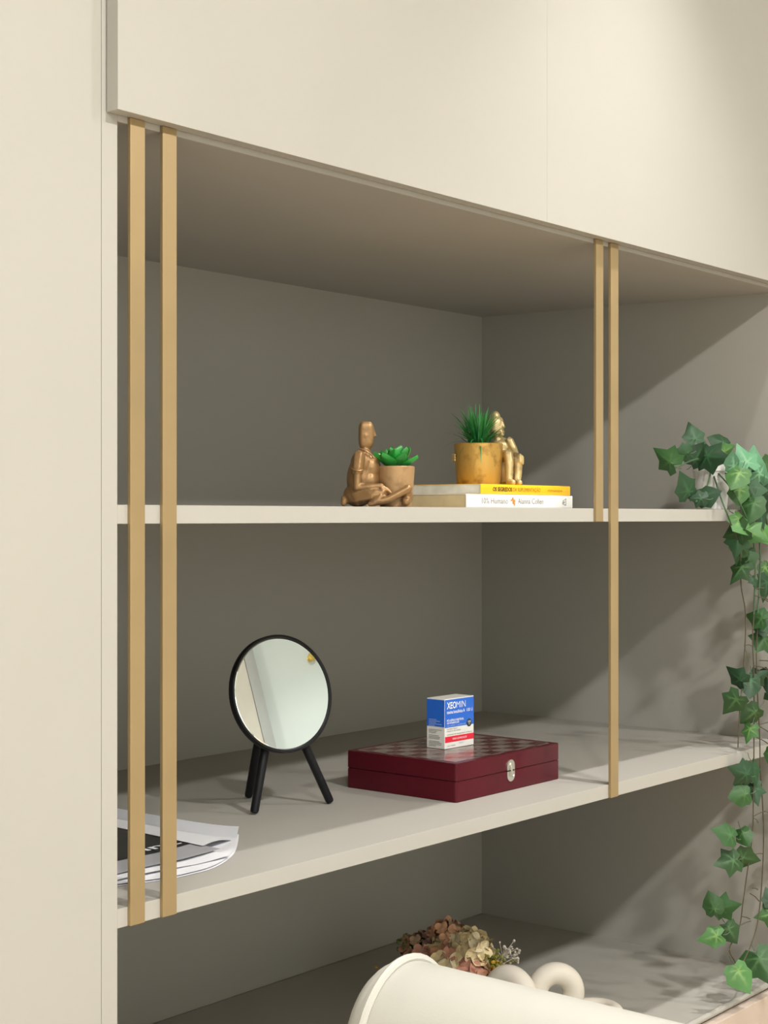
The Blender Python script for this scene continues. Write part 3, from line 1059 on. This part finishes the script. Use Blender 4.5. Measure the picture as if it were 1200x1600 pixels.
STRANDS = [
    ('stem_green', [(1112, 732, .062), (1122, 765, .02), (1131, 790, YV), (1141, 815, YV)]),
    ('stem', [(1141, 815, YV), (1156, 860, YV), (1158, 915, YV), (1164, 950, YV), (1165, 985, YV), (1162, 1040, YV), (1156, 1110, YV), (1153, 1168, YV)]),
    ('stem_green', [(1115, 732, .06), (1150, 775, YV), (1178, 850, YV), (1178, 960, YV)]),
    ('stem', [(1178, 960, YV), (1176, 1000, YV), (1178, 1060, YV), (1178, 1180, YV), (1177, 1240, YV), (1176, 1300, YV), (1168, 1360, YV), (1161, 1410, YV), (1155, 1450, YV), (1140, 1482, YV), (1148, 1502, YV), (1157, 1522, YV)]),
    ('stem_green', [(1120, 732, .06), (1165, 765, YV), (1187, 850, YV), (1184, 960, YV)]),
    ('stem', [(1184, 960, YV), (1182, 1040, YV), (1187, 1150, YV), (1188, 1200, YV), (1193, 1290, YV), (1191, 1370, YV), (1184, 1440, YV), (1172, 1480, YV), (1160, 1505, YV)]),
    ('stem', [(1122, 732, .06), (1175, 750, YV), (1204, 850, YV - .01), (1209, 1000, YV - .01), (1207, 1200, YV - .01), (1212, 1350, YV - .01), (1208, 1500, YV - .01)]),
    ('stem_green', [(1114, 732, .062), (1100, 716, .05), (1075, 722, .04), (1050, 732, .03), (1040, 722, .03)]),
    ('stem_green', [(1112, 732, .062), (1099, 700, .06), (1100, 676, .06)]),
    ('stem_green', [(1112, 732, .062), (1106, 755, .02), (1100, 775, .01), (1087, 784, .01)]),
]
for (m_, pts) in STRANDS:
    P = smooth_path([at(*p) - pc for p in pts])
    bm = bmesh.new()
    bm_tube(bm, P, 0.00105 if m_ == 'stem' else 0.0013, 6)
    obj('stem', bm, m_, ivy)

# leaves: photo place of the leaf's middle, length (px), direction the tip points (deg), kind, depth
LEAVES = [
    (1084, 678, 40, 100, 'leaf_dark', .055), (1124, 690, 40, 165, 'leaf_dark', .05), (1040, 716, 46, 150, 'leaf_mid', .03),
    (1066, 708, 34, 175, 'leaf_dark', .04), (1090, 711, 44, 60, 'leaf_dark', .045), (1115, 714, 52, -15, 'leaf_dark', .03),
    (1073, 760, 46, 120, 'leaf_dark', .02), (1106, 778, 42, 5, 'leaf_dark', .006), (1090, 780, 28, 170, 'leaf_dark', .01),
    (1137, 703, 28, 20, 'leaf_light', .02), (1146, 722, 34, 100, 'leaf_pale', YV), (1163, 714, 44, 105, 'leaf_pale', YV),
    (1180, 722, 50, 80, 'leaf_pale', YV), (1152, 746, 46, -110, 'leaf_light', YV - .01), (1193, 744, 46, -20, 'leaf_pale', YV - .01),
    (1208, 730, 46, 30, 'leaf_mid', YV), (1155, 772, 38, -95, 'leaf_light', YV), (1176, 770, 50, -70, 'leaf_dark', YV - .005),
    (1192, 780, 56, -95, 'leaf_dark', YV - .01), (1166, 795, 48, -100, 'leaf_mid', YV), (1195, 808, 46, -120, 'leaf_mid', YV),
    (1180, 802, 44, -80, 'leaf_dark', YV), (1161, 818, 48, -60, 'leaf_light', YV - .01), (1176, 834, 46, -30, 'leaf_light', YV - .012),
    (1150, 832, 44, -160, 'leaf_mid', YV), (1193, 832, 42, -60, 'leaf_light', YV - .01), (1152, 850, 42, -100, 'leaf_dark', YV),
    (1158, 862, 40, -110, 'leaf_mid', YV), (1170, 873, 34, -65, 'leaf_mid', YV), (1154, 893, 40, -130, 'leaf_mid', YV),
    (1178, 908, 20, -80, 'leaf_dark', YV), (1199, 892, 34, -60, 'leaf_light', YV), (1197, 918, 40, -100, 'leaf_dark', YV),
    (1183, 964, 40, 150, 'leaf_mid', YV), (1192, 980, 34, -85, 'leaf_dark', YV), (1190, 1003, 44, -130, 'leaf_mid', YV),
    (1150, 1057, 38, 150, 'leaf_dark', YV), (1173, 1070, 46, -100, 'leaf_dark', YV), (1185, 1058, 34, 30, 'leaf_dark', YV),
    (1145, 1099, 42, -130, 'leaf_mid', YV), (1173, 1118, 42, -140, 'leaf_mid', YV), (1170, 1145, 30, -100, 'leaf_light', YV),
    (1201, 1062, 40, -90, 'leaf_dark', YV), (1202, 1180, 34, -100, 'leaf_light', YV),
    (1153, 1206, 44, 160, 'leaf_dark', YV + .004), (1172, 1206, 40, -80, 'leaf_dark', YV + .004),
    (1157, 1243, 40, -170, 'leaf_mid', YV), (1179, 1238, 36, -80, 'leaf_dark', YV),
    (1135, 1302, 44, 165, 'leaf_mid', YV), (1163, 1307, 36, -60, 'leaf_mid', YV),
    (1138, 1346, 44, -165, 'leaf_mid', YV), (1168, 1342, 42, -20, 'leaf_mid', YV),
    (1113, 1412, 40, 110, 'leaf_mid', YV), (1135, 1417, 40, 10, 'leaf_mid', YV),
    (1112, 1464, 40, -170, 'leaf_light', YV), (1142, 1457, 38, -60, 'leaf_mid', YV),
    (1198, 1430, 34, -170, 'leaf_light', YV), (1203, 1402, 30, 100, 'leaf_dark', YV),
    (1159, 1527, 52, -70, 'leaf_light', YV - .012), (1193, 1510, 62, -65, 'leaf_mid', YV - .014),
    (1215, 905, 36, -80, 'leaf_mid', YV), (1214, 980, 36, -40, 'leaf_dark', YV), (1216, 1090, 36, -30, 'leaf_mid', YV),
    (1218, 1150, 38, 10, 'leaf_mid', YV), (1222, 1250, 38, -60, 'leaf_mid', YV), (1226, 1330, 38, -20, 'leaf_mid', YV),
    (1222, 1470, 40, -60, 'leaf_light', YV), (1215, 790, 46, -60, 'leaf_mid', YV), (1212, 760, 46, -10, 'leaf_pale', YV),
]
rnd = random.Random(21)
ivy_stems = bmesh.new()
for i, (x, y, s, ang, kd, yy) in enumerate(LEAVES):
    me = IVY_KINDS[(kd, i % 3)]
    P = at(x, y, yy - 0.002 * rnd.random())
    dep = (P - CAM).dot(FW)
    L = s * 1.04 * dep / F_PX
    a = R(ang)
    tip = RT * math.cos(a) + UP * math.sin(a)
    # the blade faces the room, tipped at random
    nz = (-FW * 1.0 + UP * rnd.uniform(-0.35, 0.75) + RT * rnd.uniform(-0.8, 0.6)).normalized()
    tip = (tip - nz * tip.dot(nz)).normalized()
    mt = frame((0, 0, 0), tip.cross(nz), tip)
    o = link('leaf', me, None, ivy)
    P0 = P - tip * (0.42 * L)
    mt = mt @ Matrix.Diagonal((L * rnd.uniform(0.88, 1.05), L, L, 1))
    mt.translation = P0
    vs_ = [mt @ v.co for v in me.vertices]
    if P.y > 0.0:                                   # leaves over the shelf lie on it
        low = min(v.z for v in vs_)
        if low < ZS + 0.0015 and P.z > ZS - 0.02:
            P0 = P0 + UP * (ZS + 0.0015 - low)
    else:                                           # hanging leaves stay clear of the board edges
        band = [v.y for v in vs_ if ZS - T - 0.006 < v.z < ZS + 0.006 or -T - 0.006 < v.z < 0.006 or v.z < ZB + 0.008 or v.x > W - 0.008]
        lim = -0.0245 if min(v.z for v in vs_) < ZB + 0.008 else -0.006
        if band and max(band) > lim:
            P0 = P0 + Vector((0, lim - max(band), 0))
    mt.translation = P0 - pc
    o.matrix_basis = mt
    # petiole
    back = P0 - pc
    bm_tube(ivy_stems, [back, back - tip * 0.006 - nz * 0.003, back - tip * 0.011 - nz * 0.004 + UP * 0.003], 0.0006, 5)
o = obj('petioles', ivy_stems, 'stem_green', ivy)
o['kind'] = 'stuff'
# bare leaf stalks on the strands
bm = bmesh.new()
for (x, y, dx, dy) in ((1178, 1150, 30, 18), (1187, 1135, 30, 22), (1187, 1132, 24, -5), (1187, 1032, 20, 3), (1178, 1040, 26, 8), (1184, 1046, 24, 22), (1178, 1275, 18, -8), (1178, 1278, 7, 8),
                       (1193, 1268, 24, 6), (1193, 1334, -14, 1), (1158, 1432, 14, 4), (1156, 1446, 17, -7), (1186, 1408, -14, -12), (1184, 1390, -8, -2), (1141, 1482, -10, 12), (1136, 1452, -12, 5),
                       (1163, 1008, 12, 1), (1164, 1014, 4, 14), (1180, 920, 14, -1), (1184, 932, 18, 6), (1178, 930, 22, 10)):
    p, q = at(x, y, YV) - pc, at(x + dx, y + dy, YV - .006) - pc
    bm_tube(bm, [p, p.lerp(q, 0.5) + Vector((0, -0.001, 0.0012)), q], 0.0008, 5)
o = obj('stalks', bm, 'stem', ivy)
o['kind'] = 'stuff'


# ------------------------------------------------------------------ papers at the end of the middle shelf
def sheet(name, x0, x1, y0, y1, hfun, m, label, cat, rz=0.0, nx=26, ny=14, group=None, th=0.0003):
    cx_, cy_ = (x0 + x1) / 2, (y0 + y1) / 2
    t = thing(name, label, cat, (cx_, cy_, 0), rz, group)
    bm = bmesh.new()
    g = []
    for i in range(nx + 1):
        row = []
        for j in range(ny + 1):
            u, v = i / nx, j / ny
            x, y, z = hfun(u, v)
            row.append(bm.verts.new((x - cx_, y - cy_, z)))
        g.append(row)
    for i in range(nx):
        for j in range(ny):
            bm.faces.new((g[i][j], g[i + 1][j], g[i + 1][j + 1], g[i][j + 1]))
    r = bmesh.ops.solidify(bm, geom=bm.faces[:], thickness=th)
    obj('sheet', bm, m, t)
    return t, (cx_, cy_)


def near_edge(u):
    """the near edge of the stack bows towards the shelf front"""
    x = 0.055 + 0.21 * u
    return 0.0485 + 0.020 * max(0, (0.12 - x) / 0.065) ** 1.2 + 0.055 * max(0.0, (x - 0.155) / 0.105) ** 1.6


def curl(base_z, lift, x_max, start, far=0.33, y_add=0.0):
    def f(u, v):
        x = 0.055 + (x_max - 0.055) * u
        ye = near_edge(u * (x_max - 0.055) / 0.21) + y_add
        y = ye + (far - ye) * v
        k = max(0.0, (u - start) / (1 - start))
        z = base_z + lift * k ** 2.2
        return x, y, z
    return f


def upright(u, v):
    q = min(u / 0.80, 1.0)
    x = 0.055 + 0.205 * q
    ye = near_edge(q * 0.205 / 0.21) + 0.002
    w = max(0.0, (u - 0.80) / 0.20)
    bend = max(0.0, (q - 0.72) / 0.28) ** 2
    return x + 0.0035 * w, ye + (0.33 - ye) * v, 0.0022 + 0.0035 * bend + 0.0125 * w + 0.004 * (1 - v) ** 6 * bend


sheet('paper_sheet', 0, 0.3, 0.05, 0.33, curl(0.0006, 0.0105, 0.272, 0.80), 'paper', 'white sheet with a curled edge, lowest of the paper stack', 'paper', group='papers on the middle shelf')
env, ec = sheet('paper_envelope', 0, 0.3, 0.05, 0.33, upright, 'paper', 'open white paper folder with a raised folded flap', 'paper')
# folded-in flap of the folder
bm = bmesh.new()
fl = []
for i in range(9):
    u = i / 8
    row = []
    for j in range(13):
        v = j / 12
        y = 0.108 + (0.33 - 0.108) * v
        x = 0.2585 - 0.034 * u - 0.012 * (1 - v) * u
        z = 0.0068 + 0.0032 * u * (1 - u) * 4 + 0.0022 * u
        row.append(bm.verts.new((x - ec[0], y - ec[1], z)))
    fl.append(row)
for i in range(8):
    for j in range(12):
        bm.faces.new((fl[i][j], fl[i + 1][j], fl[i + 1][j + 1], fl[i][j + 1]))
bmesh.ops.solidify(bm, geom=bm.faces[:], thickness=0.0003)
obj('flap', bm, 'paper', env)
sheet('paper_sheet', 0, 0.3, 0.05, 0.33, lambda u, v: (0.058 + 0.155 * u, 0.066 + 0.010 * (1 - u) + (0.26 - 0.02 * (1 - u)) * v, 0.0040 + 0.001 * math.sin(6 * u) + 0.006 * max(0, u - 0.7)),
      'paper', 'flat white sheet inside the open paper folder', 'paper', group='papers on the middle shelf')
gr_, gc = sheet('leaflet', 0, 0.3, 0.05, 0.33, lambda u, v: (0.062 + 0.156 * u, 0.088 + 0.235 * v, 0.0062 + 0.0005 * math.sin(5 * u) + 0.006 * max(0, u - 0.65)),
                'paper_grey', 'grey and black printed leaflet lying in the paper folder', 'leaflet')
bm = bmesh.new()
g = []
for i in range(13):
    u = i / 12
    g.append([bm.verts.new((0.062 + 0.155 * u - gc[0], 0.130 + 0.19 * v - gc[1], 0.00685 + 0.0005 * math.sin(5 * u) + 0.006 * max(0, u - 0.65) + 0.004 * max(0, v - .4) ** 2)) for v in (0, .25, .5, .75, 1)])
for i in range(12):
    for j in range(4):
        bm.faces.new((g[i][j], g[i + 1][j], g[i + 1][j + 1], g[i][j + 1]))
obj('black_panel', bm, 'paper_black', gr_)
text('lettering', 'inc', 0.026, 'ink_white', gr_, frame((0.160 - gc[0], 0.1375 - gc[1], 0.0085), (1, 0, 0), (0, 1, 0)), fit=0.050, bold=0.0004)

# ------------------------------------------------------------------ flowers and ceramics on the bottom shelf
fc = Vector((0.925, 0.300, ZB + 0.0003))
fl = thing('flower_arrangement', 'bouquet of faded cream and rose hydrangeas in a white vase', 'flowers', fc)
bm = bmesh.new()
bm_lathe(bm, [(0, 0), (0.026, 0), (0.032, 0.003), (0.038, 0.014), (0.036, 0.026), (0.026, 0.036), (0.022, 0.040), (0.020, 0.040), (0.019, 0.034), (0, 0.024)], 40)
obj('vase', bm, 'ceramic', fl)


def floret_mesh(seed, size):
    rnd = random.Random(seed)
    bm = bmesh.new()
    for k in range(4):
        a = math.pi / 2 * k + rnd.uniform(-.15, .15)
        tilt = rnd.uniform(0.1, 0.5)
        mt = Matrix.Rotation(a, 4, 'Z') @ Matrix.Rotation(-tilt, 4, 'Y')
        c = None
        n = 9
        ring = []
        for j in range(n):
            b = 2 * math.pi * j / n
            ring.append(bm.verts.new(mt @ Vector((size * (0.52 + 0.50 * math.cos(b)), size * 0.52 * math.sin(b), size * (0.14 * math.cos(2 * b) + rnd.uniform(-.03, .03))))))
        c = bm.verts.new(mt @ Vector((size * 0.5, 0, size * -0.06)))
        for j in range(n):
            bm.faces.new((c, ring[j], ring[(j + 1) % n]))
    bm_ball(bm, (0, 0, size * 0.06), size * 0.12, 1)
    return to_mesh('floret', bm, True, 60)


FL = {}
for kname in ('cream', 'ivory', 'peach', 'rose', 'plum', 'tan'):
    for s in range(2):
        me = floret_mesh(len(FL) + 3, 0.0150 if kname in ('cream', 'ivory') else 0.0125)
        me.materials.append(M[kname])
        FL[(kname, s)] = me
rnd = random.Random(9)


def bq(c):
    """bouquet coordinates (right, away, up) to the vase's frame"""
    return RT * (c[0] * 0.94 - 0.007) + FW * (c[1] * 0.80) + UP * ((c[2] - 0.19) * 0.74 + 0.098)


# hydrangea heads: centre in picture directions (right, away, up), radius, colours
HEADS = [((0.024, -0.012, 0.176), 0.034, ('cream', 'ivory', 'cream'), 30), ((-0.020, -0.022, 0.158), 0.032, ('peach', 'cream', 'rose', 'ivory'), 28),
         ((-0.052, 0.004, 0.166), 0.034, ('plum', 'plum', 'tan', 'rose'), 30), ((-0.010, 0.018, 0.190), 0.032, ('peach', 'rose', 'tan'), 26),
         ((0.022, -0.034, 0.134), 0.032, ('rose', 'cream', 'peach'), 26), ((-0.066, -0.012, 0.132), 0.028, ('tan', 'rose', 'plum'), 22),
         ((0.068, -0.016, 0.118), 0.022, ('ivory', 'cream', 'rose'), 14)]
ga = math.pi * (3 - math.sqrt(5))
for (c, r, cols, n) in HEADS:
    cc = bq(c)
    for i in range(n):
        z = 1 - (i + 0.5) / n * 1.55
        q = math.sqrt(max(0, 1 - z * z))
        dr = Vector((q * math.cos(ga * i), q * math.sin(ga * i), z))
        o = link('floret', FL[(rnd.choice(cols), i % 2)], None, fl)
        o.location = cc + dr * r * 0.82 * rnd.uniform(0.85, 1.08)
        o.rotation_mode = 'QUATERNION'
        o.rotation_quaternion = dr.to_track_quat('Z', 'Y') @ Euler((0, 0, rnd.uniform(0, 6.28))).to_quaternion()
        s = rnd.uniform(0.85, 1.2)
        o.scale = (s, s, s)
bm = bmesh.new()
for (c, r, cols, n) in HEADS:
    cc = bq(c)
    bm_tube(bm, [(0, 0, 0.026), cc * 0.5 + Vector((0, 0, 0.018)), cc], 0.002, 6)
obj('stems', bm, 'twig', fl)


def sprig(c, direction, n, mname, size, spread, name):
    rnd_ = random.Random(int(abs(c[0]) * 1e4) + n)
    cc = bq(c)
    bm = bmesh.new()
    d = (RT * direction[0] + FW * direction[1] + UP * direction[2]).normalized()
    bm_tube(bm, [(0, 0, 0.03), cc - d * spread, cc], 0.0008, 5)
    for i in range(n):
        p = cc + Vector((rnd_.gauss(0, spread), rnd_.gauss(0, spread), rnd_.gauss(0, spread)))
        bm_tube(bm, [cc - d * spread * 0.8, p], 0.0004, 4)
        bm_ball(bm, p, (size * rnd_.uniform(.7, 1.3), size * rnd_.uniform(.7, 1.3), size * rnd_.uniform(.7, 1.3)), 1)
    o = obj(name, bm, mname, fl)
    return o


sprig((0.056, -0.022, 0.158), (0.6, 0, 0.8), 60, 'olive', 0.0028, 0.010, 'filler_sprig')
sprig((0.062, -0.026, 0.140), (0.6, 0, 0.6), 50, 'mustard', 0.0028, 0.009, 'filler_sprig')
sprig((0.066, -0.030, 0.124), (0.6, 0, 0.4), 40, 'moss', 0.0026, 0.010, 'filler_sprig')
sprig((0.084, -0.010, 0.168), (0.9, 0, 0.4), 22, 'ash', 0.0022, 0.010, 'filler_sprig')
sprig((0.098, -0.010, 0.160), (0.9, 0, 0.2), 12, 'ash', 0.0022, 0.007, 'filler_sprig')
sprig((-0.072, 0.0, 0.182), (-0.6, 0, 0.8), 40, 'moss', 0.0026, 0.009, 'filler_sprig')
sprig((-0.108, -0.020, 0.124), (-0.8, 0, 0.4), 24, 'mustard', 0.0022, 0.008, 'filler_sprig')

# ceramic ring ornament: an upright ring with a link lying through it
rc = Vector((0.957, 0.150, ZB + 0.0003))
rg = thing('ring_ornament', 'off-white ceramic ring ornament with interlocking links beside the flower vase', 'ornament', rc)


def torus(bm, mt, Rj, rn, n=48, k=16, stretch=0.0):
    rings = []
    for i in range(n):
        a = 2 * math.pi * i / n
        c = Vector((Rj * math.cos(a) + (stretch if math.cos(a) > 0 else -stretch), Rj * math.sin(a), 0))
        d = Vector((math.cos(a), math.sin(a), 0))
        rings.append([bm.verts.new(mt @ (c + d * (rn * math.cos(b)) + Vector((0, 0, rn * math.sin(b))))) for b in (2 * math.pi * j / k for j in range(k))])
    for i in range(n):
        a, b = rings[i], rings[(i + 1) % n]
        for j in range(k):
            bm.faces.new((a[j], a[(j + 1) % k], b[(j + 1) % k], b[j]))


bm = bmesh.new()
fr = frame((0, 0, 0.044), RT * 0.985 + FW * 0.17, UP)
torus(bm, fr, 0.0275, 0.0160)
obj('ring', bm, 'ceramic', rg)
bm = bmesh.new()
mt = Matrix.Translation(RT * 0.046 - FW * 0.010 + UP * 0.0155) @ Matrix.Rotation(-YAW + 0.15, 4, 'Z')
torus(bm, mt, 0.026, 0.0150, stretch=0.012)
obj('link', bm, 'ceramic', rg)

bm = bmesh.new()
fr = frame(-RT * 0.066 - FW * 0.014 + UP * 0.044, RT * 0.80 - FW * 0.60, UP)
torus(bm, fr, 0.0275, 0.0160)
obj('link', bm, 'ceramic', rg)

# ------------------------------------------------------------------ armchair seen from behind
ax = Vector((-0.02, -0.999, 0)).normalized()      # along the backrest, towards the room
bx_ = Vector((ax.y, -ax.x, 0))                      # across the backrest, towards the camera side
P0 = Vector((0.152, -0.215, 0))
ZT = -0.0415
ch = thing('armchair', 'cream leather armchair with a rounded piped backrest in front of the shelves', 'chair', (P0.x + 0.25, P0.y - 0.27, FLOOR))
cb_ = -Vector((P0.x + 0.25, P0.y - 0.27, FLOOR))
RH = 0.068
ZL = -0.48


def section(inset, lean=0.0):
    pts = []
    hw = RH - inset
    for k in range(25):
        a = math.pi * k / 24
        pts.append((hw * math.cos(a), ZT - RH * 1.25 + (RH * 1.25 - inset) * math.sin(a)))
    pts = [(hw * 1.02, ZL + inset)] + [(hw * 1.02, ZL + (ZT - RH * 1.25 - ZL) * 0.5)] + pts + [(-hw * 1.02, ZL + (ZT - RH * 1.25 - ZL) * 0.5), (-hw * 1.02, ZL + inset)]
    return pts


def sec_points(s, inset):
    return [P0 + ax * s + bx_ * u + Vector((0, 0, z)) for u, z in section(inset)]


LEN = 0.54
CAP = 0.040
stations = []
for k in range(8):
    ph = math.pi / 2 * (1 - k / 7)
    stations.append((-CAP * math.sin(ph), RH * 0.80 * (1 - math.cos(ph)) if k else RH * 0.80))
for k in range(1, 12):
    stations.append((LEN * k / 12, 0.0))
for k in range(8):
    ph = math.pi / 2 * k / 7
    stations.append((LEN + CAP * math.sin(ph), RH * 0.80 * (1 - math.cos(ph))))
bm = bmesh.new()
rows = [[bm.verts.new(p) for p in sec_points(s, i)] for s, i in stations]
n = len(rows[0])
for a, b in zip(rows, rows[1:]):
    for k in range(n):
        bm.faces.new((a[k], a[(k + 1) % n], b[(k + 1) % n], b[k]))
bm.faces.new(rows[0])
bm.faces.new(rows[-1][::-1])
bk = obj('backrest', bm, 'leather', ch, cb_, angle=70)
for s in (0.002, LEN - 0.002):
    bm = bmesh.new()
    bm_tube(bm, sec_points(s, -0.0022), 0.0042, 8)
    obj('piping', bm, 'leather', bk)
fx = -bx_                                           # the way the chair faces
mid = P0 + ax * (LEN / 2)
ang = math.atan2(fx.y, fx.x)


def local_box(name, u0, u1, v0, v1, z0, z1, m, bev):
    bm = bmesh.new()
    bm_box(bm, u0, u1, v0, v1, z0, z1, bev, 4)
    bmesh.ops.transform(bm, matrix=Matrix.Translation(mid) @ Matrix.Rotation(ang, 4, 'Z'), verts=bm.verts)
    return obj(name, bm, m, ch, cb_)


local_box('seat', RH + 0.002, 0.56, -0.20, 0.20, -0.56, -0.44, 'leather', 0.035)
local_box('seat_base', -0.03, 0.54, -0.25, 0.25, -0.66, -0.565, 'leather', 0.02)
for s in (-1, 1):
    local_box('arm', RH + 0.004, 0.54, min(s * 0.205, s * 0.285), max(s * 0.205, s * 0.285), -0.56, -0.28, 'leather', 0.035)
for u in (0.0, 0.50):
    for s in (-1, 1):
        bm = bmesh.new()
        q = Matrix.Translation(mid) @ Matrix.Rotation(ang, 4, 'Z')
        bm_tube(bm, [q @ Vector((u, s * 0.21, -0.662)), q @ Vector((u, s * 0.21, FLOOR))], [0.018, 0.012], 14)
        obj('leg', bm, 'chrome', ch, cb_)
